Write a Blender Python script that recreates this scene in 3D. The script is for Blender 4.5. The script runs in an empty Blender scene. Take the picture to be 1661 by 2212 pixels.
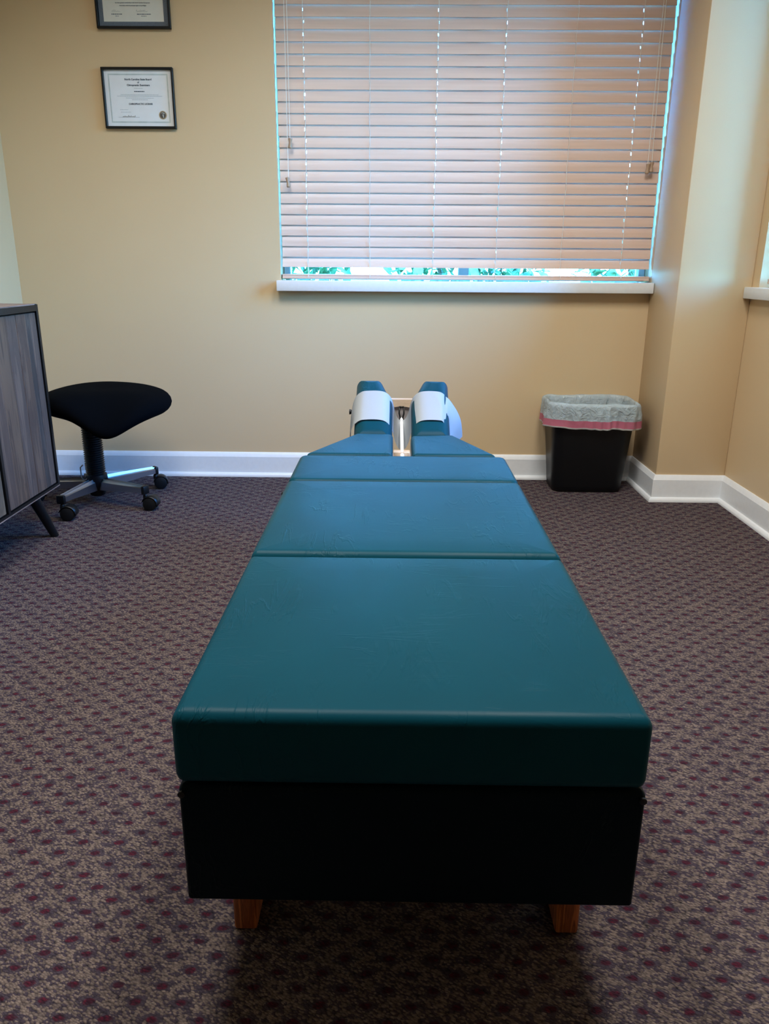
import bpy, bmesh, math, random
from mathutils import Vector, Matrix
random.seed(7)
PI = math.pi
SC = bpy.context.scene
C = SC.collection

# ------------------------------------------------------------------ camera
F, PITCH, YAW, ROLL, HC = 1663.0, .30983, -.01198, .00708, .95
def cam_dir(u, v):
    c, s = math.cos(-ROLL), math.sin(-ROLL); u, v = c*u-s*v, s*u+c*v
    y = math.cos(PITCH)-v*math.sin(PITCH); z = -math.sin(PITCH)-v*math.cos(PITCH)
    c, s = math.cos(YAW), math.sin(YAW)
    return Vector((c*u+s*y, -s*u+c*y, z))
fwd = cam_dir(0, 0).normalized()
rgt = (cam_dir(.5, 0)-cam_dir(-.5, 0)).normalized()
up = (cam_dir(0, -.5)-cam_dir(0, .5)).normalized()
cd = bpy.data.cameras.new('camera'); cam = bpy.data.objects.new('camera', cd); C.objects.link(cam)
cam.matrix_world = Matrix.Translation((0, 0, HC)) @ Matrix((rgt, up, -fwd)).transposed().to_4x4()
cd.sensor_fit = 'HORIZONTAL'; cd.sensor_width = 36; cd.lens = 36*F/1661; cd.clip_start = .02
SC.camera = cam

# ------------------------------------------------------------------ world and exposure
W = bpy.data.worlds.new('world'); SC.world = W; W.use_nodes = True
nt = W.node_tree; bg = nt.nodes['Background']
sky = nt.nodes.new('ShaderNodeTexSky'); sky.sky_type = 'NISHITA'; sky.sun_disc = False
sky.sun_elevation = math.radians(48); sky.sun_rotation = math.radians(200); sky.air_density = 1.0; sky.dust_density = 1.5
tint = nt.nodes.new('ShaderNodeVectorMath'); tint.operation = 'MULTIPLY'; tint.inputs[1].default_value = SKY_TINT = (.26, .78, 1.30)
nt.links.new(sky.outputs[0], tint.inputs[0]); nt.links.new(tint.outputs[0], bg.inputs[0]); bg.inputs[1].default_value = SKY_STRENGTH = 13.0
SC.view_settings.view_transform = 'Standard'; SC.view_settings.look = 'None'
SC.view_settings.gamma = 1; SC.view_settings.use_curve_mapping = False
SC.view_settings.exposure = 0.25
SC.cycles.use_denoising = True
SC.cycles.max_bounces = 10; SC.cycles.diffuse_bounces = 5; SC.cycles.transparent_max_bounces = 16
SC.cycles.sample_clamp_indirect = 6; SC.cycles.caustics_reflective = False; SC.cycles.caustics_refractive = False
TROFFERS = [(-.60, 1.55, 31.0), (.50, 1.55, 35.0)]   # x, y, watts
TROFFER_COLOUR = (1.0, .98, .93)
TROFFER_SPREAD = math.radians(150)   # beam narrowed to darken the upper walls, no louvres modelled
PORTALS = True
CEIL = 2.62

# ------------------------------------------------------------------ node helpers
def new_mat(name):
    m = bpy.data.materials.new(name); m.use_nodes = True
    return m, m.node_tree, m.node_tree.nodes['Principled BSDF']
def N(t, kind, **kw):
    n = t.nodes.new(kind)
    for k, v in kw.items():
        if k.startswith('i_'):
            key = k[2:]
            n.inputs[int(key) if key.isdigit() else key.replace('_', ' ')].default_value = v
        else: setattr(n, k, v)
    return n
def L(t, a, b): t.links.new(a, b)
def math_n(t, op, a, b=None, c=None, clamp=False):
    n = t.nodes.new('ShaderNodeMath'); n.operation = op; n.use_clamp = clamp
    for i, v in enumerate((a, b, c)):
        if v is None: continue
        if isinstance(v, (int, float)): n.inputs[i].default_value = v
        else: t.links.new(v, n.inputs[i])
    return n.outputs[0]
def ramp(t, fac, stops):
    r = t.nodes.new('ShaderNodeValToRGB'); e = r.color_ramp.elements
    while len(e) < len(stops): e.new(.5)
    for k, (p, c) in enumerate(stops): e[k].position = p; e[k].color = (*c, 1)
    t.links.new(fac, r.inputs[0]); return r.outputs[0]
def mix(t, fac, a, b, mode='MIX'):
    n = t.nodes.new('ShaderNodeMix'); n.data_type = 'RGBA'; n.blend_type = mode
    for i, v in ((0, fac), (6, a), (7, b)):
        if isinstance(v, (int, float)): n.inputs[i].default_value = v
        elif isinstance(v, tuple): n.inputs[i].default_value = (*v, 1)
        else: t.links.new(v, n.inputs[i])
    return n.outputs[2]
def bump(t, b, h, strength, dist):
    n = t.nodes.new('ShaderNodeBump'); n.inputs['Strength'].default_value = strength; n.inputs['Distance'].default_value = dist
    t.links.new(h, n.inputs['Height']); t.links.new(n.outputs[0], b.inputs['Normal'])
def coords(t, scale=(1, 1, 1), rot=(0, 0, 0), obj=True):
    tc = t.nodes.new('ShaderNodeTexCoord'); mp = t.nodes.new('ShaderNodeMapping')
    mp.inputs['Scale'].default_value = scale; mp.inputs['Rotation'].default_value = rot
    if obj: t.links.new(tc.outputs['Object'], mp.inputs[0])
    else:
        g = t.nodes.new('ShaderNodeNewGeometry'); t.links.new(g.outputs['Position'], mp.inputs[0])
    return mp.outputs[0]
def noise(t, vec, scale, detail=3, rough=.5, dist=0.0):
    n = t.nodes.new('ShaderNodeTexNoise'); n.inputs['Scale'].default_value = scale
    n.inputs['Detail'].default_value = detail; n.inputs['Roughness'].default_value = rough; n.inputs['Distortion'].default_value = dist
    t.links.new(vec, n.inputs['Vector']); return n.outputs[0]
def simple(name, col, rough=.5, metal=0.0, spec=.5, bump_scale=None, bump_amt=.1, dist=.001, var=.08):
    m, t, b = new_mat(name)
    b.inputs['Roughness'].default_value = rough; b.inputs['Metallic'].default_value = metal
    b.inputs['Specular IOR Level'].default_value = spec
    v = coords(t)
    n = noise(t, v, bump_scale or 30, 4)
    c = ramp(t, n, [(.3, tuple(x*(1-var) for x in col)), (.7, tuple(min(1, x*(1+var)) for x in col))])
    L(t, c, b.inputs['Base Color'])
    if bump_scale: bump(t, b, n, bump_amt, dist)
    return m
M = {}
# wall paint: warm tan, roller texture
m, t, b = new_mat('tan_paint'); v = coords(t, obj=False)
n1 = noise(t, v, 420, 2); n2 = noise(t, v, 1.3, 3)
L(t, ramp(t, n2, [(.3, (.585, .438, .262)), (.7, (.615, .462, .28))]), b.inputs['Base Color'])
b.inputs['Roughness'].default_value = .42; b.inputs['Specular IOR Level'].default_value = .4; bump(t, b, n1, .25, .0006)
M['paint'] = m
M['ceiling'] = simple('ceiling_white', (.7, .7, .68), .9, bump_scale=90, bump_amt=.4, dist=.003)
M['trim'] = simple('white_trim_paint', (.72, .74, .76), .38, bump_scale=60, bump_amt=.04, var=.02)
M['sash'] = simple('grey_vinyl_window_frame', (.42, .45, .47), .45, var=.03)
# carpet
m, t, b = new_mat('patterned_carpet')
g = t.nodes.new('ShaderNodeNewGeometry'); sep = t.nodes.new('ShaderNodeSeparateXYZ')
L(t, g.outputs['Position'], sep.inputs[0]); pos = g.outputs['Position']
warp = N(t, 'ShaderNodeTexNoise'); warp.inputs['Scale'].default_value = 60; L(t, pos, warp.inputs['Vector'])
wx = math_n(t, 'MULTIPLY', math_n(t, 'SUBTRACT', warp.outputs[0], .5), .012)
X = math_n(t, 'ADD', math_n(t, 'SUBTRACT', sep.outputs[0], .0), wx); Y = math_n(t, 'ADD', sep.outputs[1], math_n(t, 'MULTIPLY', wx, .5))
yr = math_n(t, 'DIVIDE', math_n(t, 'SUBTRACT', Y, .0246), .0249)
row = math_n(t, 'FLOOR', yr); fy = math_n(t, 'SUBTRACT', math_n(t, 'SUBTRACT', yr, row), .5)
half = math_n(t, 'MULTIPLY', math_n(t, 'MODULO', math_n(t, 'ABSOLUTE', row), 2), .5)
xr = math_n(t, 'ADD', math_n(t, 'DIVIDE', X, .0622), half); fx = math_n(t, 'SUBTRACT', math_n(t, 'FRACT', xr), .5)
ex = math_n(t, 'DIVIDE', fx, .15); ey = math_n(t, 'DIVIDE', fy, .24)
r2 = math_n(t, 'ADD', math_n(t, 'MULTIPLY', ex, ex), math_n(t, 'MULTIPLY', ey, ey))
dot = math_n(t, 'SUBTRACT', 1, r2, clamp=True)                      # the burgundy tufts
# halo: darker yarn round each tuft
hx = math_n(t, 'DIVIDE', fx, .31); hy = math_n(t, 'DIVIDE', fy, .46)
halo = math_n(t, 'SUBTRACT', 1, math_n(t, 'ADD', math_n(t, 'MULTIPLY', hx, hx), math_n(t, 'MULTIPLY', hy, hy)), clamp=True)
# loops
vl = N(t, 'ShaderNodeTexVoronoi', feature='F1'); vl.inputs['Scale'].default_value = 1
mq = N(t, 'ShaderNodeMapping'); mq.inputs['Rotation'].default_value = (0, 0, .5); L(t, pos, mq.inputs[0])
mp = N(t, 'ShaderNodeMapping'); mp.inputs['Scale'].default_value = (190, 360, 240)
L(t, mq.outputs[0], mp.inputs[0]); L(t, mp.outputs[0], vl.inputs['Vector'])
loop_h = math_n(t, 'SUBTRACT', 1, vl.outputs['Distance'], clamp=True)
hs = t.nodes.new('ShaderNodeSeparateColor'); L(t, vl.outputs['Color'], hs.inputs[0])
light = math_n(t, 'GREATER_THAN', math_n(t, 'SUBTRACT', hs.outputs[0], math_n(t, 'MULTIPLY', halo, .75)), .33)
big = noise(t, pos, 5, 3)
dark_yarn = mix(t, big, (.052, .042, .062), (.066, .048, .062))
lite_yarn = mix(t, hs.outputs[1], (.108, .083, .079), (.220, .169, .147))
col = mix(t, light, dark_yarn, lite_yarn)
col = mix(t, math_n(t, 'MULTIPLY', dot, 1.6, clamp=True), col, mix(t, hs.outputs[2], (.030, .010, .020), (.085, .010, .024)))
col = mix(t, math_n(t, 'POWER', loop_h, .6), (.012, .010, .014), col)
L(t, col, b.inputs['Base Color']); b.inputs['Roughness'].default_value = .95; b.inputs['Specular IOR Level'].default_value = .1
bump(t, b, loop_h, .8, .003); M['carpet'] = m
# teal vinyl
def vinyl(name, c0, c1, rough):
    m, t, b = new_mat(name); v = coords(t, obj=False)
    big = noise(t, v, 3, 2); L(t, ramp(t, big, [(.3, c0), (.7, c1)]), b.inputs['Base Color'])
    b.inputs['Roughness'].default_value = rough; b.inputs['Specular IOR Level'].default_value = .065
    fine = noise(t, v, 1100, 2)
    vs = coords(t, (30, 5, 12), (0, 0, .25), obj=False)
    cr = noise(t, vs, 1, 4, .55, .6)
    ridge = math_n(t, 'SUBTRACT', 1, math_n(t, 'MULTIPLY', math_n(t, 'ABSOLUTE', math_n(t, 'SUBTRACT', cr, .5)), 26), clamp=True)
    vs2 = coords(t, (5, 26, 12), (0, 0, -.15), obj=False)
    cr2 = noise(t, vs2, 1, 5, .6, .8)
    ridge2 = math_n(t, 'SUBTRACT', 1, math_n(t, 'MULTIPLY', math_n(t, 'ABSOLUTE', math_n(t, 'SUBTRACT', cr2, .5)), 30), clamp=True)
    mask = math_n(t, 'MULTIPLY', math_n(t, 'SUBTRACT', noise(t, v, 7, 2), .5), 9, clamp=True)
    mask2 = math_n(t, 'MULTIPLY', math_n(t, 'SUBTRACT', noise(t, coords(t, (1, 1, 1), (.5, 0, 0), obj=False), 9, 2), .52), 9, clamp=True)
    h = math_n(t, 'ADD', math_n(t, 'ADD', math_n(t, 'MULTIPLY', fine, .16), math_n(t, 'MULTIPLY', ridge, math_n(t, 'MULTIPLY', mask, .9))), math_n(t, 'MULTIPLY', ridge2, math_n(t, 'MULTIPLY', mask2, .35)))
    bump(t, b, h, .5, .0010); return m
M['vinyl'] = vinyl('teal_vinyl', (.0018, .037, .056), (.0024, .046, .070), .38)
M['vinyl_shaded'] = vinyl('shaded_teal_vinyl', (.0008, .0055, .009), (.0010, .007, .012), .36)  # same teal vinyl, darkened: shade on the base is put into the colour
M['black_plastic'] = simple('black_plastic', (.0016, .0020, .0028), .42, bump_scale=300, bump_amt=.05, spec=.35)
M['black_fabric'] = simple('black_fabric', (.0012, .0016, .0024), .95, bump_scale=700, bump_amt=.5, spec=.03)
M['black_frame'] = simple('black_frame_paint', (.0016, .0020, .0028), .4, spec=.35)
M['chrome'] = simple('chrome', (.40, .39, .40), .34, 1.0, var=.02)
M['steel'] = simple('brushed_steel', (.60, .55, .54), .42, .55, var=.04)
M['white_metal'] = simple('white_enamel_tube', (.8, .82, .84), .3, var=.02)
M['cord'] = simple('cream_cord', (.80, .77, .72), .8, bump_scale=900, bump_amt=.3)
M['tassel'] = simple('beige_wood_tassel', (.40, .28, .19), .5)
def wood(name, c0, c1, scale, rough=.45, rot=(0, 0, 0), bands=True, objrand=False):
    m, t, b = new_mat(name); v = coords(t, scale, rot)
    w = noise(t, v, 1, 5, .6, 1.2)
    c = ramp(t, w, [(.3, c0), (.45, tuple((a+d)/2 for a, d in zip(c0, c1))), (.5, c0), (.56, c1), (.75, c1)])
    if objrand:
        oi = t.nodes.new('ShaderNodeObjectInfo')
        k = noise(t, coords(t, (3, 2, 1.1)), 6, 3)
        c = mix(t, math_n(t, 'MULTIPLY', k, .5), c, (.03, .022, .026))
        hsv = t.nodes.new('ShaderNodeHueSaturation'); L(t, c, hsv.inputs['Color'])
        L(t, math_n(t, 'ADD', math_n(t, 'MULTIPLY', oi.outputs['Random'], .4), .8), hsv.inputs['Value'])
        L(t, math_n(t, 'ADD', math_n(t, 'MULTIPLY', oi.outputs['Random'], -.5), .95), hsv.inputs['Saturation'])
        c = hsv.outputs[0]
    L(t, c, b.inputs['Base Color']); b.inputs['Roughness'].default_value = rough; bump(t, b, w, .15, .001)
    return m
M['oak'] = wood('stained_oak', (.13, .032, .009), (.42, .13, .036), (160, 160, 7), .5)
M['maple'] = wood('pale_maple', (.55, .41, .29), (.68, .53, .39), (12, 40, 40), .4)
for i_, (ca, cb) in enumerate((((.068, .031, .014), (.165, .086, .040)), ((.018, .009, .005), (.068, .036, .018)), ((.115, .074, .040), (.225, .152, .086)), ((.064, .027, .012), (.150, .072, .032)))):
    M['barn%d' % i_] = wood('weathered_board', ca, cb, (34, 34, 2.6), .6, objrand=True)
M['barn_top'] = wood('weathered_top_board', (.12, .085, .075), (.25, .18, .155), (40, 3.5, 40), .5)
# slats: faux wood, slightly lets daylight through
m, t, b = new_mat('faux_wood_slat'); v = coords(t, (3, 90, 90), obj=False); n = noise(t, v, 1, 3)
L(t, ramp(t, n, [(.3, (.60, .445, .37)), (.7, (.66, .49, .41))]), b.inputs['Base Color']); b.inputs['Roughness'].default_value = .38
b.inputs['Specular IOR Level'].default_value = .45; bump(t, b, n, .05, .0004); M['slat'] = m
# paper, translucent liner, glass
def sheet(name, col, trans, alpha, rough=.6, scale=40, amt=.3, dist=.002):
    m, t, b = new_mat(name); v = coords(t, obj=False)
    n = noise(t, v, scale, 4, .6, 1.0)
    b.inputs['Roughness'].default_value = rough
    L(t, ramp(t, n, [(.25, tuple(x*.95 for x in col)), (.75, col)]), b.inputs['Base Color']); bump(t, b, n, amt, dist)
    out = t.nodes['Material Output']
    tr = t.nodes.new('ShaderNodeBsdfTranslucent'); tr.inputs[0].default_value = (*col, 1)
    mx = t.nodes.new('ShaderNodeMixShader'); mx.inputs[0].default_value = trans
    L(t, b.outputs[0], mx.inputs[1]); L(t, tr.outputs[0], mx.inputs[2]); last = mx
    if alpha < 1:
        tp = t.nodes.new('ShaderNodeBsdfTransparent'); m2 = t.nodes.new('ShaderNodeMixShader'); m2.inputs[0].default_value = alpha
        L(t, tp.outputs[0], m2.inputs[1]); L(t, mx.outputs[0], m2.inputs[2]); last = m2
    L(t, last.outputs[0], out.inputs[0]); return m
M['tissue'] = sheet('crepe_paper', (.40, .43, .46), .25, 1, .8, 260, .25, .0006)
M['liner'] = sheet('cloudy_bin_liner', (.66, .78, .84), .3, .74, .22, 34, 1.0, .012)
M['pink'] = sheet('pink_drawstring_band', (.52, .15, .22), .2, .93, .35, 24, .6, .004)
M['hem'] = sheet('white_bag_hem', (.75, .74, .72), .3, .95, .4, 30, .5, .003)
m, t, b = new_mat('window_glass'); out = t.nodes['Material Output']
tp = t.nodes.new('ShaderNodeBsdfTransparent'); tp.inputs[0].default_value = (.86, .95, .95, 1); gl = t.nodes.new('ShaderNodeBsdfGlossy'); gl.inputs['Roughness'].default_value = .02
lw = t.nodes.new('ShaderNodeFresnel'); lw.inputs[0].default_value = 1.45; mx = t.nodes.new('ShaderNodeMixShader')
L(t, lw.outputs[0], mx.inputs[0]); L(t, tp.outputs[0], mx.inputs[1]); L(t, gl.outputs[0], mx.inputs[2]); L(t, mx.outputs[0], out.inputs[0]); M['glass'] = m
M['sheet'] = simple('certificate_paper', (.70, .74, .78), .5, var=.02)
M['sheet_cream'] = simple('membership_paper', (.62, .64, .60), .5, var=.02)
M['matboard'] = simple('blue_grey_mat', (.10, .13, .17), .7, bump_scale=900, bump_amt=.3, var=.35)
M['sheet_border'] = simple('certificate_border_print', (.42, .50, .52), .5, var=.15)
M['ink'] = simple('blue_black_ink', (.012, .055, .10), .6)
M['ink_soft'] = simple('grey_blue_ink', (.30, .38, .43), .6)
M['gold'] = simple('seal_gold', (.38, .30, .18), .5)
M['seal_dark'] = simple('seal_dark', (.08, .075, .07), .5)
M['rubber'] = simple('black_rubber', (.0016, .0020, .0028), .6, spec=.3)
M['leaf'] = simple('shrub_leaf', (.10, .22, .12), .5, var=.4)
M['bark'] = simple('shrub_bark', (.10, .07, .05), .9)
M['lawn'] = simple('lawn', (.10, .16, .05), .95, bump_scale=60, bump_amt=.6, dist=.02, var=.4)
m, t, b = new_mat('lamp_diffuser'); b.inputs['Base Color'].default_value = (.8, .8, .8, 1)
b.inputs['Emission Color'].default_value = (*TROFFER_COLOUR, 1); b.inputs['Emission Strength'].default_value = 1.0; M['diffuser'] = m

# ------------------------------------------------------------------ object helpers
def link(name, me, mat, parent=None):
    o = bpy.data.objects.new(name, me); C.objects.link(o)
    if mat is not None and not me.materials: me.materials.append(mat)
    if parent is not None: o.parent = parent
    return o
def from_bm(name, bm, mat, parent=None, smooth=False, auto=None):
    bmesh.ops.recalc_face_normals(bm, faces=bm.faces[:])
    me = bpy.data.meshes.new(name); bm.to_mesh(me); bm.free()
    if smooth:
        for p in me.polygons: p.use_smooth = True
        if auto is not None:
            try: me.set_sharp_from_angle(angle=math.radians(auto))
            except Exception: pass
    return link(name, me, mat, parent)
def tag(o, label=None, cat=None, group=None, kind=None):
    if label: o['label'] = label
    if cat: o['category'] = cat
    if group: o['group'] = group
    if kind: o['kind'] = kind
    return o
def empty(name, loc=(0, 0, 0), rz=0.0):
    o = bpy.data.objects.new(name, None); C.objects.link(o); o.location = loc; o.rotation_euler = (0, 0, rz); o.empty_display_size = .1
    return o
def bm_box(bm, x0, x1, y0, y1, z0, z1, bev=0.0, seg=2):
    r = bmesh.ops.create_cube(bm, size=1)
    for v in r['verts']:
        v.co = Vector(((x0+x1)/2+v.co.x*(x1-x0), (y0+y1)/2+v.co.y*(y1-y0), (z0+z1)/2+v.co.z*(z1-z0)))
    if bev:
        es = list({e for v in r['verts'] for e in v.link_edges})
        bmesh.ops.bevel(bm, geom=es, offset=bev, segments=seg, affect='EDGES', profile=.5)
def box(name, dims, mat, parent=None, bev=0.0, seg=2, smooth=None):
    bm = bmesh.new(); bm_box(bm, *dims, bev=bev, seg=seg)
    return from_bm(name, bm, mat, parent, smooth=bool(bev), auto=40)
def bm_tube(bm, pts, rad, n=12, caps=True, flat=1.0):
    """swept tube; rad may be a list"""
    pts = [Vector(p) for p in pts]; rads = rad if isinstance(rad, (list, tuple)) else [rad]*len(pts)
    rings = []; prev = None
    for i, p in enumerate(pts):
        d = (pts[min(i+1, len(pts)-1)]-pts[max(i-1, 0)]).normalized()
        if prev is None:
            a = Vector((0, 0, 1)) if abs(d.z) < .9 else Vector((1, 0, 0))
            u = d.cross(a).normalized()
        else: u = (prev-d*prev.dot(d)).normalized()
        prev = u; w = d.cross(u)
        rings.append([bm.verts.new(p+(u*math.cos(2*PI*k/n)+w*math.sin(2*PI*k/n)*flat)*rads[i]) for k in range(n)])
    for a, b_ in zip(rings, rings[1:]):
        for k in range(n): bm.faces.new((a[k], a[(k+1) % n], b_[(k+1) % n], b_[k]))
    if caps: bm.faces.new(rings[0][::-1]); bm.faces.new(rings[-1])
def tube(name, pts, rad, mat, parent=None, n=12, **kw):
    bm = bmesh.new(); bm_tube(bm, pts, rad, n, **kw); return from_bm(name, bm, mat, parent, True, 50)
def bm_lathe(bm, prof, n=24, M4=Matrix.Identity(4)):
    rings = [[bm.verts.new(M4 @ Vector((r*math.cos(2*PI*k/n), r*math.sin(2*PI*k/n), z))) for k in range(n)] for r, z in prof]
    for a, b_ in zip(rings, rings[1:]):
        for k in range(n): bm.faces.new((a[k], a[(k+1) % n], b_[(k+1) % n], b_[k]))
    bm.faces.new(rings[0][::-1]); bm.faces.new(rings[-1])
def lathe(name, prof, mat, parent=None, n=24, M4=Matrix.Identity(4)):
    bm = bmesh.new(); bm_lathe(bm, prof, n, M4); return from_bm(name, bm, mat, parent, True, 40)
def inset_ring(poly, d, cr, seg=6):
    """poly CCW; offset inwards by d and round the corners with radius cr"""
    n = len(poly); out = []
    lines = []
    for i in range(n):
        a, b_ = Vector(poly[i]), Vector(poly[(i+1) % n]); e = (b_-a).normalized(); nn = Vector((-e.y, e.x))
        lines.append((a+nn*d, e))
    cs = []
    for i in range(n):
        p, e = lines[i-1]; q, f = lines[i]
        den = e.x*f.y-e.y*f.x; tt = ((q.x-p.x)*f.y-(q.y-p.y)*f.x)/den
        cs.append(p+e*tt)
    for i in range(n):
        c = cs[i]; e = lines[i-1][1]; f = lines[i][1]
        ang = math.acos(max(-1, min(1, e.dot(f)))); half_t = math.tan(ang/2)
        r = max(cr-d, .0008); tl = r*half_t
        lim = .45*min((cs[i]-cs[i-1]).length, (cs[(i+1) % n]-cs[i]).length)
        if tl > lim: tl = lim; r = tl/half_t
        p0 = c-e*tl; nn = Vector((-e.y, e.x)); cen = p0+nn*r
        a0 = math.atan2(p0.y-cen.y, p0.x-cen.x)
        for k in range(seg+1):
            a = a0+ang*k/seg; out.append((cen.x+r*math.cos(a), cen.y+r*math.sin(a)))
    return out
def bm_cushion(bm, poly, z0, z1, rt=.02, rb=.008, cr=.02, crown=.0, seg=6, flare=0.0):
    rings = []
    for k in range(4):
        a = PI/2*k/3; rings.append((rb*(1-math.sin(a))+flare, z0+rb*(1-math.cos(a))))
    zm = z0+rb+(z1-rt-z0-rb)*.5; rings.append((flare*.3, zm))
    for k in range(8):
        a = PI/2*k/7; rings.append((rt*(1-math.cos(a)), z1-rt+rt*math.sin(a)))
    w = min((Vector(poly[i])-Vector(poly[i-1])).length for i in range(len(poly)))*.42
    if crown and w > rt*1.2:
        for f in (.3, .6, 1): d = rt+(w-rt)*f; rings.append((d, z1+crown*math.sin(f*PI/2)))
    vr = []
    for d, z in rings: vr.append([bm.verts.new((x, y, z)) for x, y in inset_ring(poly, d, cr, seg)])
    n = len(vr[0])
    for a, b_ in zip(vr, vr[1:]):
        for k in range(n): bm.faces.new((a[k], a[(k+1) % n], b_[(k+1) % n], b_[k]))
    bm.faces.new(vr[0][::-1]); bm.faces.new(vr[-1])
def cushion(name, poly, z0, z1, mat, parent=None, M4=None, **kw):
    bm = bmesh.new(); bm_cushion(bm, poly, z0, z1, **kw)
    if M4 is not None: bmesh.ops.transform(bm, matrix=M4, verts=bm.verts[:])
    return from_bm(name, bm, mat, parent, True, 60)
def rect(x0, x1, y0, y1): return [(x0, y0), (x1, y0), (x1, y1), (x0, y1)]
def struct(o): o['kind'] = 'structure'; return o
def copy_tree(o, parent=None):
    c = o.copy(); C.objects.link(c)
    if parent is not None: c.parent = parent
    for ch in list(o.children):
        copy_tree(ch, c)
    return c

# ------------------------------------------------------------------ room shell
XL, XR, XP, YB, YP, YF = -1.652, 1.40, 1.11, 3.51, 3.17, -2.4
TH = .16
struct(box('floor', (XL-TH, XR+TH, YF-TH, YB+TH, -.1, 0), M['carpet']))
struct(box('ceiling', (XL-TH, XR+TH, YF-TH, YB+TH, CEIL, CEIL+.1), M['ceiling']))
struct(box('wall_left', (XL-TH, XL, YF-TH, YB+TH, 0, CEIL), M['paint']))
struct(box('wall_front', (XL, XR, YF-TH, YF, 0, CEIL), M['paint']))
WX0, WX1, WZ0, WZ1 = -.502, XP, .842, 2.24
def wall_with_hole(name, axis):
    bm = bmesh.new()
    if axis == 'y':
        bm_box(bm, XL, WX0, YB, YB+TH, 0, CEIL); bm_box(bm, WX0, WX1, YB, YB+TH, 0, WZ0)
        bm_box(bm, WX0, WX1, YB, YB+TH, WZ1, CEIL); bm_box(bm, WX1, XR+TH, YB, YB+TH, 0, CEIL)
    else:
        bm_box(bm, XR, XR+TH, YF-TH, RY0, 0, CEIL); bm_box(bm, XR, XR+TH, RY0, RY1, 0, RZ0)
        bm_box(bm, XR, XR+TH, RY0, RY1, WZ1, CEIL); bm_box(bm, XR, XR+TH, RY1, YB, 0, CEIL)
    return struct(from_bm(name, bm, M['paint']))
RY0, RY1, RZ0 = 2.02, 3.11, .836
wall_with_hole('wall_back', 'y'); wall_with_hole('wall_right', 'x')
struct(box('wall_pillar', (XP, XR, YP, YB, 0, CEIL), M['paint'], bev=.004))
# baseboards with shoe moulding, mitred
PROF = [(0, 0), (.026, 0), (.026, .006), (.024, .012), (.020, .0165), (.014, .019), (.013, .019), (.013, .094), (.011, .098), (.006, .112), (.004, .1145), (0, .1145)]
PATH = [((XL, YF), (1, 1)), ((XL, YB), (1, -1)), ((XP, YB), (-1, -1)), ((XP, YP), (-1, -1)), ((XR, YP), (-1, -1)), ((XR, YF), (-1, 1))]
for nm, i in (('baseboard_left', 0), ('baseboard_back', 1), ('baseboard_pillar_side', 2), ('baseboard_pillar_front', 3), ('baseboard_right', 4)):
    bm = bmesh.new(); rr = []
    for (p, nn) in (PATH[i], PATH[i+1]):
        rr.append([bm.verts.new((p[0]+nn[0]*d, p[1]+nn[1]*d, z)) for d, z in PROF])
    k = len(PROF)
    for j in range(k): bm.faces.new((rr[0][j], rr[0][(j+1) % k], rr[1][(j+1) % k], rr[1][j]))
    bm.faces.new(rr[0]); bm.faces.new(rr[1][::-1])
    struct(from_bm(nm, bm, M['trim'], None, True, 25))
struct(box('added_sky_blocker', (XL-.6, XR+TH, YB+TH, YB+1.0, CEIL+.02, CEIL+.12), M['trim']))  # unseen slab, added to keep steep skylight out of the closed slats
# sills
struct(box('trim_1', (WX0-.013, XP-.002, 3.455, 3.60, WZ0, .886), M['trim'], bev=.003))
struct(box('trim_2', (1.368, 1.49, RY0-.02, YP-.002, RZ0, .879), M['trim'], bev=.003))

# windows
def sash(name, x0, x1, z0, z1, y, M4=None, mull=None):
    w = empty(name); w['kind'] = 'structure'; fr = .028
    bm = bmesh.new()
    for d in ((x0, x0+fr, y, y+.06, z0, z1), (x1-fr, x1, y, y+.06, z0, z1), (x0, x1, y, y+.06, z0, z0+.022), (x0, x1, y, y+.06, z1-fr, z1)): bm_box(bm, *d, bev=.002, seg=1)
    from_bm('window_frame', bm, M['sash'], w)
    box('mullion', (mull-.023, mull+.023, y+.002, y+.058, z0+.02, z1-.02), M['sash'], w, bev=.002)
    for a, c in ((x0+fr-.004, mull-.02), (mull+.02, x1-fr+.004)):
        box('pane', (a, c, y+.028, y+.032, z0+.018, z1-fr+.004), M['glass'], w)
    return w
w1 = sash('window_1', WX0+.002, WX1-.002, .888, WZ1-.002, 3.605, mull=.303)
w2 = sash('window_2', -(RY1-.002), -(RY0+.002), .880, WZ1-.002, 0, mull=-(RY0+RY1)/2)
w2.matrix_world = Matrix.Translation((1.495, 0, 0)) @ Matrix.Rotation(-PI/2, 4, 'Z')

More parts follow.
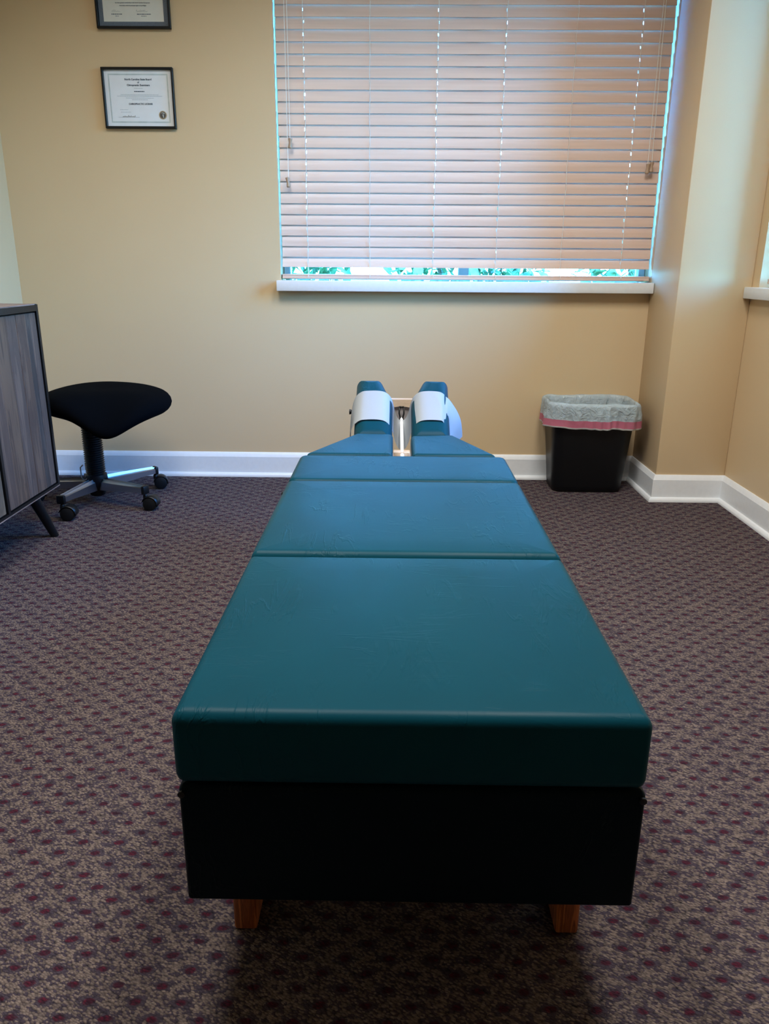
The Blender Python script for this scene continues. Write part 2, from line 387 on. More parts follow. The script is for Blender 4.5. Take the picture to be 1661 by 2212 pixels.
# ------------------------------------------------------------------ blinds
def slat_mesh(x0, x1, holes, tilt, width=.054, sag=0.0):
    xs = [x0]
    for h in holes: xs += [h-.0018, h+.0018]
    xs.append(x1)
    us = [-.5, -.36, -.13, .13, .36, .5]
    bm = bmesh.new(); g = []
    for x in xs:
        col = []
        for u in us:
            a = u*width; c = .0022*(1-(2*u)**2)        # crowned slat
            # local: a along the width (bottom edge towards the room), c off the face
            y = -a*math.cos(tilt)*-1; z = a*math.sin(tilt)
            y, z = a*math.cos(tilt)-c*math.sin(tilt), a*math.sin(tilt)+c*math.cos(tilt)
            col.append(bm.verts.new((x, y, z)))
        g.append(col)
    for i in range(len(xs)-1):
        for j in range(len(us)-1):
            if i % 2 == 1 and j == 2: continue          # route hole
            bm.faces.new((g[i][j], g[i+1][j], g[i+1][j+1], g[i][j+1]))
    bm.normal_update(); geo = bmesh.ops.solidify(bm, geom=bm.faces[:], thickness=.0040)
    bmesh.ops.recalc_face_normals(bm, faces=bm.faces[:])
    me = bpy.data.meshes.new('slat'); bm.to_mesh(me); bm.free(); me.materials.append(M['slat'])
    for p in me.polygons: p.use_smooth = True
    me.set_sharp_from_angle(angle=math.radians(40))
    return me
PITCH_S = .0435
def tassel(parent, x, y, z, tilt=0.0):
    M4 = Matrix.Translation((x, y, z)) @ Matrix.Rotation(tilt, 4, 'Y')
    lathe('tassel', [(.0022, .040), (.0085, .038), (.0085, .034), (.0055, .022), (.0075, .010), (.0085, .004), (.006, 0)], M['tassel'], parent, 16, M4)
def make_blind(x0, x1, ladders, holes, tilt, lift_left, lift_right, z_first=.967):
    """built around y = 0, facing -y"""
    r = empty('window_blind')
    me = slat_mesh(x0, x1, holes, tilt); n = int((2.165-z_first)/PITCH_S)+1
    for k in range(n):
        z = z_first+k*PITCH_S
        o = link('slat', me, None, r); o.location = (random.uniform(-.0018, .0018), 0, z); o.rotation_euler = (random.uniform(-.005, .005)-(.13 if k == 0 else .0), 0, 0)
    box('head_rail', (x0-.004, x1+.005, -.030, .030, 2.172, 2.2395), M['slat'], r, bev=.002)
    bm = bmesh.new(); bm_box(bm, x0, x1, -.026, .026, .893, .901, bev=.002); bm_box(bm, x0+.001, x1-.001, -.0245, .0245, .901, .905); bm_box(bm, x0, x1, -.026, .026, .905, .912, bev=.002)
    from_bm('bottom_rail', bm, M['slat'], r, True, 40)
    for x in ladders:
        bm = bmesh.new(); hw = .5*.054*math.cos(tilt)+.0034
        for s in (-1, 1):
            pts = [(x+.0015*math.sin(k*1.7+x*9), s*hw+(-.0008 if s < 0 else .0008), .912+k*PITCH_S) for k in range(int((2.18-.912)/PITCH_S)+1)]+[(x, s*hw, 2.18)]
            bm_tube(bm, pts, .0011, 5)
        for k in range(n):
            z = z_first+k*PITCH_S
            bm_tube(bm, [(x, -hw, z-.024), (x, hw, z+.022)], .0005, 4)
        bm_tube(bm, [(x, -hw, .915), (x+.002, -.0275, .908), (x, -.0272, .897)], .0011, 5)
        from_bm('ladder_cord', bm, M['cord'], r, True)
    for x in holes: tube('lift_cord', [(x, .002, .905), (x, .002, 2.19)], .0010, M['cord'], r, 6)
    for (xt, xb, zb) in lift_left+lift_right:
        tube('pull_cord', [(xt, -.034, 2.20), ((xt+xb)/2, -.030, (2.2+zb)/2), (xb, -.030, zb+.036)], .0015, M['cord'], r, 6)
        tassel(r, xb, -.030, zb, random.uniform(-.12, .12))
    return r
lad = [-.384, -.115, .161, .434, .715, .978]
b1 = make_blind(-.496, 1.103, lad, [lad[0], lad[2], lad[3], lad[5]], math.radians(76.5), [(-.455, -.457, 1.262), (-.444, -.446, 1.412)], [(1.042, 1.045, 1.322), (1.048, 1.061, 1.328)])
b1.location = (0, 3.543, 0)
tag(b1, 'wide beige slatted blind hanging closed in the window above the treatment table', 'blind')
b2 = make_blind(-3.085, -2.045, [-2.98, -2.74, -2.39, -2.14], [-2.98, -2.14], math.radians(RIGHT_TILT := 32), [], [], )
b2.matrix_world = Matrix.Translation((1.442, 0, 0)) @ Matrix.Rotation(-PI/2, 4, 'Z')
tag(b2, 'beige slatted blind of the right wall window, only its lower corner in view', 'blind')

# sky portals in the two window openings (they only guide sampling of the sky)
for loc, rot, sx, sz in ((((WX0+WX1)/2, YB+TH-.005, (WZ0+WZ1)/2), (-PI/2, 0, 0), WX1-WX0, WZ1-WZ0), ((XR+TH-.005, (RY0+RY1)/2, (RZ0+WZ1)/2), (-PI/2, 0, -PI/2), RY1-RY0, WZ1-RZ0)):
    ld = bpy.data.lights.new('sky_portal', 'AREA'); ld.shape = 'RECTANGLE'; ld.size = sx; ld.size_y = sz; ld.cycles.is_portal = True
    lo = bpy.data.objects.new('sky_portal', ld); C.objects.link(lo); lo.location = loc; lo.rotation_euler = rot

# ------------------------------------------------------------------ ceiling lights
for x, y, w in TROFFERS:
    r = empty('ceiling_light', (x, y, CEIL))
    tag(r, 'white recessed ceiling light panel %s of the treatment table' % ('left' if x < 0 else 'right'), 'ceiling light')
    bm = bmesh.new()
    for d in ((-.31, -.29, -.61, .61), (.29, .31, -.61, .61), (-.29, .29, -.61, -.59), (-.29, .29, .59, .61)): bm_box(bm, *d, -.015, 0)
    from_bm('frame', bm, M['trim'], r)
    box('diffuser', (-.29, .29, -.59, .59, -.008, -.001), M['diffuser'], r)
    ld = bpy.data.lights.new('troffer_light', 'AREA'); ld.shape = 'RECTANGLE'; ld.size = .56; ld.size_y = 1.16; ld.energy = w; ld.color = TROFFER_COLOUR; ld.spread = TROFFER_SPREAD
    lo = bpy.data.objects.new('troffer_light', ld); C.objects.link(lo); lo.parent = r; lo.location = (0, 0, -.018)

# ------------------------------------------------------------------ treatment table
T = empty('treatment_table', (.0235, .78, 0))
tag(T, 'long teal vinyl chiropractic table with split head pieces and wooden legs', 'treatment table')
def tp(o):   # parts are modelled in world space; hang them on the table
    o.matrix_world = Matrix.Identity(4); o.matrix_parent_inverse = Matrix.Translation(-T.location); return o
X0, X1, ZT = -.257, .304, .456
def tcush(name, poly, z0, z1, **kw): return tp(cushion(name, poly, z0, z1, kw.pop('mat', M['vinyl']), T, **kw))
tcush('foot_cushion', rect(X0, X1, .772, 1.288), .357, ZT, rt=.016, rb=.014, cr=.010, crown=.0015, flare=.0)
tcush('pelvic_cushion', rect(X0, X1, 1.290, 1.786), .357, ZT+.003, rt=.018, rb=.010, cr=.012, crown=.0015, flare=.004)
tcush('lumbar_cushion', rect(X0+.001, X1-.001, 1.789, 2.046), .357, ZT+.002, rt=.014, rb=.010, cr=.022, crown=.0015, flare=.004)
tcush('chest_cushion', [(-.246, 2.052), (-.003, 2.052), (-.003, 2.322), (-.118, 2.330)], .375, ZT+.003, rt=.014, rb=.008, cr=.010)
tcush('chest_cushion', [(.050, 2.052), (.284, 2.052), (.182, 2.318), (.050, 2.300)], .375, ZT+.003, rt=.014, rb=.008, cr=.010)
tcush('base_box', rect(-.2558, .3068, .777, 2.03), .182, .354, mat=M['vinyl_shaded'], rt=.010, rb=.003, cr=.006)
for x in (-.2515, .3025):
    tp(lathe('corner_button', [(.001, 0), (.0045, .001), (.0045, .004), (.002, .005)], M['black_plastic'], T, 12, Matrix.Translation((x, .778, .342)) @ Matrix.Rotation(PI/2, 4, 'X')))
for x, y in ((-.2315, .905), (.248, .907), (-.2315, 1.86), (.248, 1.86)):
    o = tp(box('leg', (x, x+.0345, y, y+.07, 0, .185), M['oak'], T, bev=.005, seg=3))
for y, z in ((1.775, .435), (1.70, .43)):
    tp(box('side_latch', (X0-.012, X0+.006, y-.012, y+.008, z-.03, z-.004), M['black_plastic'], T, bev=.003))
# head section: tilted plane starting at (y=2.36, z=.455)
TA = math.radians(21.5)
HM = Matrix.Translation((0, 2.352, .458)) @ Matrix.Rotation(TA, 4, 'X')
tcush('head_piece', [(-.127, -.02), (-.006, -.02), (-.006, .215), (-.043, .345), (-.131, .345)], -.075, 0, rt=.040, rb=.006, cr=.014, M4=HM)
tcush('head_piece', [(.054, -.02), (.176, -.02), (.184, .342), (.096, .345), (.056, .215)], -.075, 0, rt=.040, rb=.006, cr=.014, M4=HM)
def hbox(name, dims, mat, bev=.002):
    o = box(name, dims, mat, T, bev=bev); o.data.transform(HM); return tp(o)
for x in (-.118, .062): hbox('side_board', (x, x+.105, .0, .31, -.094, -.0755), M['maple'])
# pale wooden cross bar with an arched lower edge
bm = bmesh.new(); n = 12; top, bot = [], []
for k in range(n+1):
    x = -.012+.074*k/n; a = (x-.025)/.037
    top.append((x, .508)); bot.append((x, .478+.006*(1-a*a)))
poly = [bm.verts.new((x, 2.66, z)) for x, z in bot+top[::-1]]; f = bm.faces.new(poly)
e = bmesh.ops.extrude_face_region(bm, geom=[f]); bmesh.ops.translate(bm, vec=(0, .03, 0), verts=[g for g in e['geom'] if isinstance(g, bmesh.types.BMVert)])
tp(from_bm('cross_bar', bm, M['maple'], T))
tp(lathe('tilt_disc', [(.001, 0), (.034, 0), (.036, .002), (.036, .006), (.001, .008)], M['steel'], T, 40, Matrix.Translation((.025, 2.676, .456)) @ Matrix.Rotation(PI/2, 4, 'X')))
bm = bmesh.new()
for s in (-1, 1): bm_tube(bm, [(.025+s*.008, 2.648, .484), (.025+s*.008, 2.645, .462), (.025+s*.0045, 2.640, .448), (.025+s*.008, 2.632, .430)], .0028, 8)
bm_tube(bm, [(.017, 2.648, .484), (.033, 2.648, .484)], .003, 8)
tp(from_bm('fork', bm, M['black_plastic'], T, True))
tp(tube('head_rod', [(.025, 2.645, .443), (.0255, 2.40, .402), (.0255, 2.30, .385)], .0062, M['white_metal'], T, 16))
tp(box('centre_rail', (-.006, .056, 2.02, 2.335, .345, .372), M['maple'], T, bev=.002))
tp(box('centre_block', (-.002, .050, 2.33, 2.37, .345, .398), M['maple'], T, bev=.002))
tp(lathe('head_knob', [(.003, -.010), (.004, .004), (.005, .006), (.0085, .020), (.009, .022), (.001, .023)], M['black_plastic'], T, 20, Matrix.Translation((-.130, 2.58, .478)) @ Matrix.Rotation(-PI/2, 4, 'Y')))

# crepe paper strip over both head pieces
KEY = [(-.149, -.165), (-.146, -.11), (-.142, -.06), (-.137, -.036), (-.127, -.015), (-.109, .0005), (-.085, .0045), (-.052, .0045), (-.029, -.002), (-.012, -.021), (-.003, -.050), (.003, -.078), (.013, -.103), (.0255, -.112),
       (.038, -.103), (.048, -.078), (.053, -.050), (.062, -.021), (.079, -.002), (.102, .0045), (.135, .0045), (.158, .000), (.176, -.012), (.192, -.022), (.209, -.042), (.226, -.066), (.240, -.095), (.248, -.130), (.252, -.160)]
def cr(P, u):
    n = len(P)-1; s = min(max(u*n, 0), n-1e-6); i = int(s); f = s-i
    p = [P[max(0, min(n, i+k))] for k in (-1, 0, 1, 2)]
    return tuple(.5*(2*p[1][c]+(p[2][c]-p[0][c])*f+(2*p[0][c]-5*p[1][c]+4*p[2][c]-p[3][c])*f*f+(3*p[1][c]-p[0][c]-3*p[2][c]+p[3][c])*f**3) for c in (0, 1))
bm = bmesh.new(); NU, NV = 110, 16; g = []
for i in range(NU+1):
    u = i/NU; x, h = cr(KEY, u); col = []
    for j in range(NV+1):
        v = j/NV; s = .062+.178*v
        hh, xx = h, x
        if x > .150: xx = .150+(x-.150)*(.40+.42*v)
        if x > .170:                                   # flaring free end, narrower at the far edge
            k = (x-.170)/.08; xx = xx+.003*math.sin(v*5+k*3); hh = h-.012*k*math.sin(v*7)
            s = s-.010*k
        elif x < -.130: k = (-.130-x)/.02; xx = x+.004*math.sin(v*6)*k; s = s-.012*k
        elif 0 < x < .051 or (x < .06 and x > -.01): hh = h-.010*math.sin(PI*v)*(1 if h < -.02 else 0)
        if .12 < x < .20: hh += .0022*math.exp(-((x-.150-.06*(.6-v))/.006)**2)*math.sin(PI*v)   # a crease
        col.append(bm.verts.new(HM @ Vector((xx, s, hh+.0012))))
    g.append(col)
for i in range(NU):
    for j in range(NV): bm.faces.new((g[i][j], g[i+1][j], g[i+1][j+1], g[i][j+1]))
P = from_bm('paper_strip', bm, M['tissue'], None, True)
tag(P, 'white crepe paper strip draped over both teal head pieces', 'paper')

# ------------------------------------------------------------------ bin and liner
B = empty('waste_bin', (.855, 3.37, 0))
tag(B, 'black plastic waste bin in the corner beside the pillar', 'bin')
def rr_ring(w, d, r, n=96):
    """rounded rectangle as n points, evenly by angle-like parameter"""
    segs = [((w/2-r), (d/2-r), 0), (-(w/2-r), (d/2-r), PI/2), (-(w/2-r), -(d/2-r), PI), ((w/2-r), -(d/2-r), 1.5*PI)]
    pts = []; per = [PI/2*r, w-2*r, PI/2*r, d-2*r]*2; tot = 2*(w-2*r)+2*(d-2*r)+2*PI*r
    for k in range(n):
        s = tot*k/n; q = 0
        order = [(0, 'a', PI/2*r), (0, 'l', w-2*r), (1, 'a', PI/2*r), (1, 'l', d-2*r), (2, 'a', PI/2*r), (2, 'l', w-2*r), (3, 'a', PI/2*r), (3, 'l', d-2*r)]
        for ci, ty, ln in order:
            if s <= ln+1e-7 or (ci, ty) == (3, 'l'):
                cx, cy, a0 = segs[ci]
                if ty == 'a': a = a0+s/r; pts.append((cx+r*math.cos(a), cy+r*math.sin(a), math.cos(a), math.sin(a)))
                else:
                    a = a0+PI/2; nx, ny = math.cos(a), math.sin(a); px, py = cx+r*nx, cy+r*ny; pts.append((px-ny*s, py+nx*s, nx, ny))
                break
            s -= ln
    return pts
def bin_dim(z):   # outer width, depth at height z
    f = z/.385; return .305+.060*f, .185+.065*f
bm = bmesh.new(); prof = []
for z, ins in ((.0, .014), (.004, .006), (.012, .001), (.03, 0), (.2, 0), (.37, 0), (.372, -.004), (.384, -.005), (.386, -.002), (.384, .002), (.37, .003), (.2, .003), (.02, .004), (.008, .014)): prof.append((z, ins))
rings = []
for z, ins in prof:
    w, d = bin_dim(z); rings.append([bm.verts.new((x-nx*ins, y-ny*ins, z)) for x, y, nx, ny in rr_ring(w, d, .045)])
n = len(rings[0])
for a, c in zip(rings, rings[1:]):
    for k in range(n): bm.faces.new((a[k], a[(k+1) % n], c[(k+1) % n], c[k]))
bm.faces.new(rings[0][::-1]); bm.faces.new(rings[-1])
from_bm('bin_body', bm, M['black_plastic'], B, True, 50)
bm = bmesh.new()
for s in (-1, 1): bm_box(bm, -.03, .03, s*.121-.003, s*.121+.003, .33, .352, bev=.002)
BL = empty('bin_liner', (.855, 3.37, .29))
tag(BL, 'cloudy translucent bag folded over the rim of the black bin', 'bin liner')
bm.free()
def wob(k, n, seed, amps):
    a = 2*PI*k/n; return sum(am*math.sin(f*a+seed*1.7+f*f) for f, am in amps)
NB = 160
def liner_rings(spec):
    bm = bmesh.new(); rings = []
    for z, out, amp, zamp in spec:
        w, d = bin_dim(min(z, .385)); ring = []
        for k, (x, y, nx, ny) in enumerate(rr_ring(w, d, .045, NB)):
            o = out+amp*(wob(k, NB, z*9, ((5, .4), (9, .35), (17, .3), (31, .22)))+.5*abs(wob(k, NB, 3, ((13, 1), (21, .6)))))
            dz = zamp*wob(k, NB, 2.0, ((2, .5), (5, .4), (9, .35), (16, .2)))
            ring.append(bm.verts.new((x+nx*o, y+ny*o, z+dz-.29)))
        rings.append(ring)
    for a, c in zip(rings, rings[1:]):
        for k in range(NB): bm.faces.new((a[k], a[(k+1) % NB], c[(k+1) % NB], c[k]))
    return bm
from_bm('bag_film', liner_rings([(.10, -.030, .012, 0), (.20, -.027, .012, 0), (.28, -.022, .010, .0), (.34, -.017, .008, .002), (.375, -.011, .004, .003), (.394, -.005, .002, .003), (.400, .002, .002, .003), (.396, .009, .002, .003),
     (.385, .012, .003, .003), (.370, .013, .004, .002), (.355, .015, .007, .002), (.340, .015, .009, .003), (.328, .017, .009, .0035)]), M['liner'], BL, True)
o = from_bm('drawstring_band', liner_rings([(.3282, .0172, .009, .0035), (.314, .0185, .010, .0040), (.299, .021, .011, .005)]), M['pink'], BL, True); o['label'] = 'pink drawstring band'
o = from_bm('bag_hem', liner_rings([(.2992, .0215, .011, .005), (.2955, .0215, .011, .005), (.2925, .0200, .011, .0055)]), M['hem'], BL, True); o['label'] = 'white hem'

# ------------------------------------------------------------------ stool
HX, HY = -1.240, 3.086
S = empty('office_stool', (HX, HY, 0))
tag(S, 'backless black office stool on a five star chrome base with casters', 'stool')
# seat pad: a contoured, slightly twisted pad
bm = bmesh.new(); NA, NR = 64, 12
def seat_pt(a, r, side):
    ca, sa = math.cos(a), math.sin(a)
    ex = 2.6
    rad = (abs(ca)**ex+abs(sa)**ex)**(-1/ex)
    x = .235*rad*ca*r; y = .235*rad*sa*r
    if y < 0: x *= 1-.10*(-y/.23)
    edge = r**5
    if side > 0: z = .487-.022*edge-.010*(1-r)
    else: z = .375+.035*edge+.0
    fr = max(0, -y/.235)
    droop = .095*fr**2.0*math.exp(-((x-.105)/.115)**2)
    z -= droop+(.020*max(0, x/.26)**2)+.02*max(0, -x/.26)**2
    return Vector((x+.0, y, z))
for side in (1, -1):
    c = bm.verts.new(seat_pt(0, 0, side)); rings = []
    for i in range(1, NR+1):
        r = i/NR; rings.append([bm.verts.new(seat_pt(2*PI*k/NA, r, side)) for k in range(NA)])
    for k in range(NA): bm.faces.new((c, rings[0][k], rings[0][(k+1) % NA]))
    for a, d in zip(rings, rings[1:]):
        for k in range(NA): bm.faces.new((a[k], a[(k+1) % NA], d[(k+1) % NA], d[k]))
    if side == 1: top = rings[-1]
    else:
        mid = []
        for k in range(NA):
            p = (top[k].co+rings[-1][k].co)/2; q = Vector((p.x, p.y, 0))
            mid.append(bm.verts.new(p+q.normalized()*.016))
        for A_, B_ in ((top, mid), (mid, rings[-1])):
            for k in range(NA): bm.faces.new((A_[k], A_[(k+1) % NA], B_[(k+1) % NA], B_[k]))
o = from_bm('seat', bm, M['black_fabric'], S, True); o.rotation_euler = (0, math.radians(2.5), math.radians(-4)); o.location = (.068, -.04, .0)
sm = o.modifiers.new('smooth', 'SUBSURF'); sm.levels = 1; sm.render_levels = 1
prof = [(.024, .10)]
z = .115
while z < .385: prof += [(.0355, z), (.0400, z+.003), (.0355, z+.006)]; z += .0092
prof += [(.024, .41)]
lathe('bellows_column', prof, M['black_plastic'], S, 28)
box('mechanism_plate', (-.08, .09, -.07, .07, .392, .42), M['black_plastic'], S, bev=.006)
lathe('hub', [(.018, .022), (.030, .028), (.036, .06), (.042, .075), (.046, .098), (.043, .116), (.036, .120)], M['black_plastic'], S, 32)
tube('wire_lever', [(-.020, -.030, .105), (-.034, -.045, .100), (-.048, -.035, .108), (-.050, -.030, .150), (-.040, -.026, .160)], .0028, M['chrome'], S, 8)
# tips of the arms (world), matched to the casters seen on the carpet
ang0 = math.atan2(2.964-HY, -.996-HX)
for k in range(5):
    a = ang0+2*PI*k/5; ca, sa = math.cos(a), math.sin(a); R = .266
    bm = bmesh.new(); secs = []
    for f, hw, zb, zt in ((.028, .0165, .052, .102), (.12, .0160, .060, .101), (.20, .0152, .068, .099), (R, .0145, .072, .097)):
        sec = []
        for (lx, lz) in ((-1, 0), (-1, .72), (-.62, .86), (-.5, .92), (-.35, .86), (.35, .86), (.5, .92), (.62, .86), (1, .72), (1, 0)):
            zz = zb+(zt-zb)*lz; zz = zz+.004 if lz == .92 else zz
            sec.append(bm.verts.new((ca*f-sa*lx*hw, sa*f+ca*lx*hw, zz)))
        secs.append(sec)
    for A_, B_ in zip(secs, secs[1:]):
        for j in range(10): bm.faces.new((A_[j], A_[(j+1) % 10], B_[(j+1) % 10], B_[j]))
    bm.faces.new(secs[0]); bm.faces.new(secs[-1][::-1])
    arm = from_bm('arm', bm, M['chrome'], S, True, 35)
    R4 = Matrix.Rotation(a, 4, 'Z')
    def loc(x, y, z): p = R4 @ Vector((x, y, z)); return (p.x, p.y, p.z)
    bm = bmesh.new(); bm_box(bm, R-.006, R+.010, -.0165, .0165, .066, .100, bev=.004); bmesh.ops.transform(bm, matrix=R4, verts=bm.verts[:])
    from_bm('end_cap', bm, M['black_plastic'], arm, True, 40)
    sw = [3.1, 3.45, 2.0, 4.0, 3.25][k]-a
    cm = Matrix.Translation(loc(R, 0, 0)) @ Matrix.Rotation(a+sw, 4, 'Z')
    caster = lathe('caster', [(.006, .066), (.009, .060), (.009, .045), (.006, .040)], M['black_plastic'], S, 12, Matrix.Translation(loc(R, 0, 0)))
    bm = bmesh.new()
    bm_lathe(bm, [(.022, -.0235), (.027, -.021), (.0285, -.013), (.028, -.003), (.012, -.003)], 28, cm @ Matrix.Translation((-.021, 0, .0285)) @ Matrix.Rotation(PI/2, 4, 'X'))
    from_bm('wheel', bm, M['rubber'], caster, True, 40)
    bm = bmesh.new()
    bm_lathe(bm, [(.012, .003), (.028, .003), (.0285, .013), (.027, .021), (.022, .0235)], 28, cm @ Matrix.Translation((-.021, 0, .0285)) @ Matrix.Rotation(PI/2, 4, 'X'))
    from_bm('wheel', bm, M['rubber'], caster, True, 40)
    bm = bmesh.new(); NH = 12   # hood
    hr = []
    for sgn in (-.0245, .0245):
        hr.append([bm.verts.new(cm @ Vector((-.021+.0315*math.cos(PI*q/NH+.25), sgn, .0285+.0315*math.sin(PI*q/NH+.25)))) for q in range(NH+1)])
    for q in range(NH): bm.faces.new((hr[0][q], hr[0][q+1], hr[1][q+1], hr[1][q]))
    ho = from_bm('hood', bm, M['black_plastic'], caster, True)
    so = ho.modifiers.new('thick', 'SOLIDIFY'); so.thickness = .0018

# ------------------------------------------------------------------ cabinet
CX, CY0, CY1, CZ0, CZ1 = -1.211, 1.475, 2.678, .182, .818
K = empty('sideboard_cabinet', (-1.43, 2.08, 0))
tag(K, 'black framed sideboard cabinet with weathered plank doors by the left wall', 'cabinet')
def kp(o): o.matrix_parent_inverse = Matrix.Translation(-K.location); return o
bm = bmesh.new(); ft = .020
bm_box(bm, -1.640, CX, CY0, CY0+ft, CZ0, CZ1, bev=.001, seg=1); bm_box(bm, -1.640, CX, CY1-ft*.7, CY1, CZ0, CZ1, bev=.001, seg=1)
bm_box(bm, -1.640, CX, CY0+ft, CY1-ft*.7, CZ0, CZ0+.012); bm_box(bm, -1.640, CX, CY0+ft, CY1-ft*.7, CZ1-.022, CZ1-.002)
bm_box(bm, -1.640, -1.63, CY0+ft, CY1-ft*.7, CZ0+.012, CZ1-.022)
kp(from_bm('carcass', bm, M['black_frame'], K))
kp(box('top_board', (-1.636, CX-.004, CY0+.004, CY1-.004, CZ1-.002, CZ1+.0015), M['barn_top'], K))
kp(box('edge_strip', (CX-.004, CX+.0012, CY0+.002, CY1-.004, CZ0+.001, CZ0+.004), M['barn_top'], K))
for i, dv in enumerate((2.300, 1.888)):
    kp(box('divider', (-1.63, CX, dv-.007, dv+.007, CZ0+.012, CZ1-.022), M['black_frame'], K))
rw = random.Random(5)
for (a, c) in ((1.497, 1.879), (1.897, 2.291), (2.309, 2.662)):
    door = kp(box('door', (CX-.022, CX-.010, a, c, CZ0+.014, CZ1-.026), M['black_frame'], K))
    y = a+.001
    while y < c-.012:
        w = rw.choice((.034, .052, .066, .078)); y1 = min(y+w, c-.001)
        if c-y1 < .02: y1 = c-.001
        tap = rw.uniform(-.006, .006) if y1 < c-.002 else 0
        bm = bmesh.new(); bm_box(bm, CX-.0099, CX-.0055+rw.uniform(-.0006, .0006), y+.0006, y1-.0006, CZ0+.015, CZ1-.027, bev=.0008, seg=1)
        o = from_bm('plank', bm, M['barn%d' % rw.choice((0, 1, 2, 3))], door); o.matrix_parent_inverse = Matrix.Translation(-K.location)
        o.matrix_parent_inverse = Matrix.Identity(4)
        y = y1
for x, y, sx, sy in ((-1.275, 2.575, 1, 1), (-1.275, 1.575, 1, -1), (-1.585, 2.575, -1, 1), (-1.585, 1.575, -1, -1)):
    kp(tube('leg', [(x, y, CZ0+.002), (x+sx*.040, y+sy*.062, .0)], [.021, .0135], M['black_frame'], K, 20))

# ------------------------------------------------------------------ certificates
def text_mesh(s, size, x, z, mat, parent, align='CENTER', name='lettering', sy=1.0):
    cu = bpy.data.curves.new('t', 'FONT'); cu.body = s; cu.size = size; cu.align_x = align; cu.extrude = .0001; cu.offset = size*.022
    to = bpy.data.objects.new('t', cu); C.objects.link(to)
    dg = bpy.context.evaluated_depsgraph_get(); me = bpy.data.meshes.new_from_object(to.evaluated_get(dg))
    bpy.data.objects.remove(to); bpy.data.curves.remove(cu)
    me.transform(Matrix.Translation((x, -.0058, z)) @ Matrix.Rotation(PI/2, 4, 'X') @ Matrix.Diagonal((1, sy, 1, 1)))
    me.materials.clear(); me.materials.append(mat)
    return link(name, me, None, parent)
def scribble_bm(bm, x, z, w, h, seed, rad=.0003):
    r = random.Random(seed); n = int(w/.0016); pts = []
    for k in range(n): pts.append((x+w*k/n, -.0056, z+h*(.5+.5*math.sin(k*1.9+seed))*r.uniform(.2, 1)))
    bm_tube(bm, pts, rad, 4)
def text_blocks(bm, xc, z, w, h, seed):   # an unreadably small printed line
    r = random.Random(seed); x = xc-w/2
    while x < xc+w/2:
        l = min(r.uniform(.003, .009), xc+w/2-x)
        if l > .001: bm_box(bm, x, x+l, -.0057, -.0053, z, z+h)
        x += l+.0013
def frame(loc, w, h, label, tilt=0.0):
    r = empty('framed_certificate', loc); r.rotation_euler = (0, tilt, 0); tag(r, label, 'picture frame', )
    fw, fd = .0085, .017; bm = bmesh.new()
    for d in ((-w/2, w/2, h/2-fw, h/2), (-w/2, w/2, -h/2, -h/2+fw)): bm_box(bm, d[0], d[1], -fd, 0, d[2], d[3], bev=.0012, seg=1)
    for d in ((-w/2, -w/2+fw), (w/2-fw, w/2)): bm_box(bm, d[0], d[1], -fd, 0, -h/2+fw*.9, h/2-fw*.9, bev=.0012, seg=1)
    from_bm('frame', bm, M['black_frame'], r)
    return r
DW, DH = .292, .225
A1 = frame((-1.0575, YB-.001, 1.5945), DW, DH, 'lower black framed licence certificate with white paper and round seal on the back wall')
p = box('certificate', (-DW/2+.008, DW/2-.008, -.0050, -.003, -DH/2+.008, DH/2-.008), M['sheet'], A1)
bm = bmesh.new()
bx, bz = .122, .090
for d in ((-bx, bx, bz-.005, bz), (-bx, bx, -bz, -bz+.005), (-bx, -bx+.005, -bz+.005, bz-.005), (bx-.005, bx, -bz+.005, bz-.005)): bm_box(bm, d[0], d[1], -.0053, -.0049, d[2], d[3])
from_bm('printed_border', bm, M['sheet_border'], A1)
text_mesh('North Carolina State Board', .0098, 0, .0665, M['ink'], A1)
text_mesh('of', .0092, 0, .0560, M['ink'], A1)
text_mesh('Chiropractic Examiners', .0098, 0, .0455, M['ink'], A1)
text_mesh('CHIROPRACTIC LICENSE', .0088, .004, -.0230, M['ink'], A1)
bm = bmesh.new(); text_blocks(bm, 0, .0365, .036, .0012, 3)
for z, w, s in ((.0130, .155, 1), (.0080, .185, 2), (.0010, .115, 4), (-.0055, .064, 5)): text_blocks(bm, .002, z, w, .0013, s)
text_blocks(bm, -.066, -.0420, .034, .0012, 8); text_blocks(bm, -.060, -.0510, .042, .0012, 9)
from_bm('small_print', bm, M['ink_soft'], A1)['kind'] = 'stuff'
bm = bmesh.new(); text_blocks(bm, .002, .0240, .042, .0030, 11); from_bm('name_line', bm, M['ink'], A1)
bm = bmesh.new(); scribble_bm(bm, -.075, -.0690, .055, .008, 4, .0005); bm_tube(bm, [(-.092, -.0055, -.0695), (-.005, -.0055, -.0695)], .0002, 4)
from_bm('signature', bm, M['ink'], A1, True)
seal = lathe('seal', [(.0160, 0), (.0160, .0008), (.0140, .0012), (.001, .0012)], M['gold'], A1, 40, Matrix.Translation((.092, -.0049, -.061)) @ Matrix.Rotation(PI/2, 4, 'X'))
lathe('seal_centre', [(.0125, .0011), (.0125, .0016), (.001, .0016)], M['seal_dark'], seal, 32, Matrix.Translation((.092, -.0049, -.061)) @ Matrix.Rotation(PI/2, 4, 'X'))
bm = bmesh.new()
bm_tube(bm, [(.085, -.0068, -.054), (.093, -.0068, -.053), (.099, -.0068, -.056)], .0012, 5); bm_tube(bm, [(.089, -.0068, -.062), (.093, -.0068, -.059), (.094, -.0068, -.071)], .0018, 5)
from_bm('seal_figure', bm, M['sheet_cream'], seal, True)
A2 = frame((-1.054, YB-.001, 1.9575), DW+.003, DH+.004, 'upper black framed certificate with blue grey mat, cut by the top of the picture')
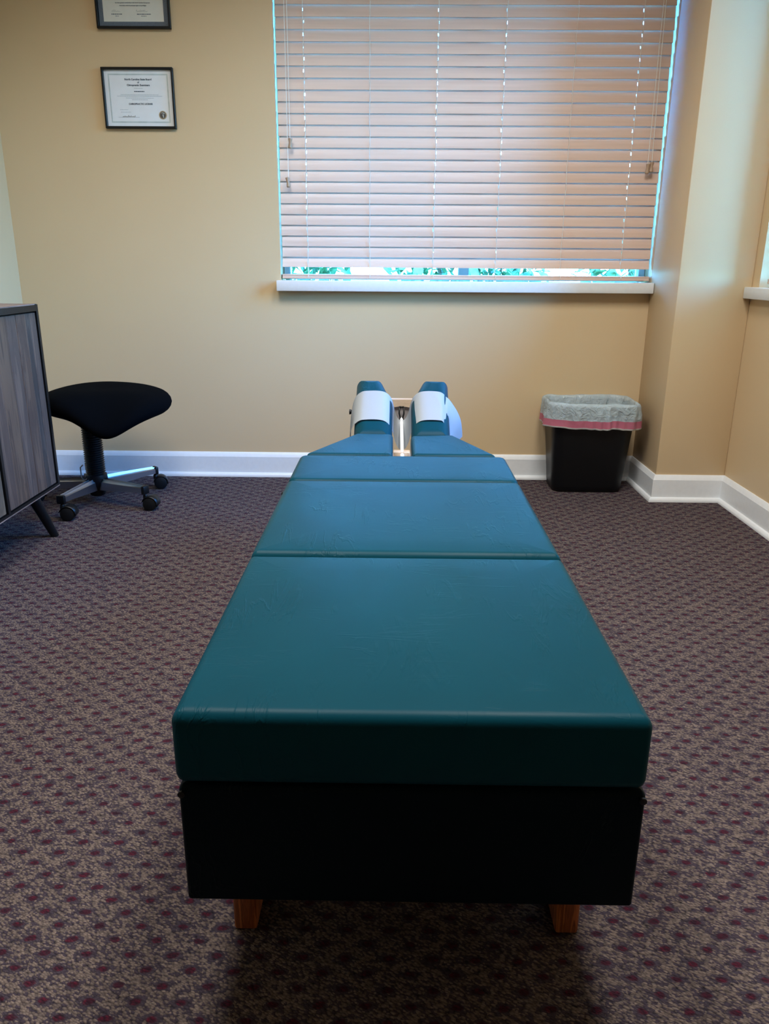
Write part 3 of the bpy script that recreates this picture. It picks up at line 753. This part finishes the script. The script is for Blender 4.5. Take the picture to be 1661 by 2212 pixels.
box('mat_board', (-DW/2+.008, DW/2-.008, -.0050, -.003, -DH/2+.008, DH/2-.008), M['matboard'], A2)
box('certificate', (-DW/2+.026, DW/2-.026, -.0054, -.0048, -DH/2+.024, DH/2-.024), M['sheet_cream'], A2)
text_mesh('has been granted membership in the North Carolina Chiropractic', .0052, 0, -.0250, M['ink'], A2)
text_mesh('Association with all associated rights and privileges', .0052, 0, -.0345, M['ink'], A2)
bm = bmesh.new(); scribble_bm(bm, -.085, -.0560, .034, .010, 5, .00035); scribble_bm(bm, .012, -.0560, .046, .011, 6, .00035)
from_bm('signature', bm, M['ink_soft'], A2, True)
bm = bmesh.new(); text_blocks(bm, -.066, -.0640, .044, .0026, 21); text_blocks(bm, .042, -.0640, .056, .0026, 22)
text_blocks(bm, -.066, -.0700, .014, .0015, 23); text_blocks(bm, .042, -.0700, .024, .0015, 24)
from_bm('small_print', bm, M['ink'], A2)['kind'] = 'stuff'

# ------------------------------------------------------------------ outdoors
tag(box('lawn', (-14, 14, YB+TH+.02, 24, -.12, -.02), M['lawn']), None, None, kind='structure')
tag(box('side_lawn', (XR+TH+.02, 14, -8, YB+TH+.01, -.12, -.02), M['lawn']), None, None, kind='structure')
def shrub(x, y, w, h, n, seed, label):
    r = random.Random(seed); root = empty('garden_shrub', (x, y, -.02)); tag(root, label, 'shrub', 'shrubs outside the window')
    bm = bmesh.new()
    for k in range(n):
        a = r.uniform(0, 2*PI); q = r.random()**.4; z = r.uniform(.12, 1)
        rad = w*(1-.16*z*z)*q; c = Vector((rad*math.cos(a), rad*.6*math.sin(a), h*z))
        R = Matrix.Rotation(r.uniform(0, 2*PI), 3, 'Z') @ Matrix.Rotation(r.uniform(-1.2, 1.2), 3, 'X')
        s = r.uniform(.7, 1.3)
        vs = [bm.verts.new(c+R @ Vector(p)*s) for p in ((0, 0, 0), (.030, .05, .006), (.026, .10, .004), (0, .15, -.01), (-.026, .10, .004), (-.030, .05, .006))]
        bm.faces.new(vs)
    f = from_bm('foliage', bm, M['leaf'], root); f['kind'] = 'stuff'
    for k in range(5):
        a = k*2*PI/5; tube('stem', [(0, 0, 0), (.2*w*math.cos(a), .1*w*math.sin(a), .4*h), (.5*w*math.cos(a), .3*w*math.sin(a), .85*h)], [.02, .014, .006], M['bark'], root, 7)
shrub(-.86, 5.7, .60, 1.35, 1300, 1, 'leafy shrub seen through the gap at the left end of the blind')
shrub(.50, 5.7, .60, 1.35, 1300, 2, 'leafy shrub seen through the gap under the middle of the blind')
shrub(1.86, 5.7, .60, 1.35, 1300, 3, 'leafy shrub seen through the gap at the right end of the blind')
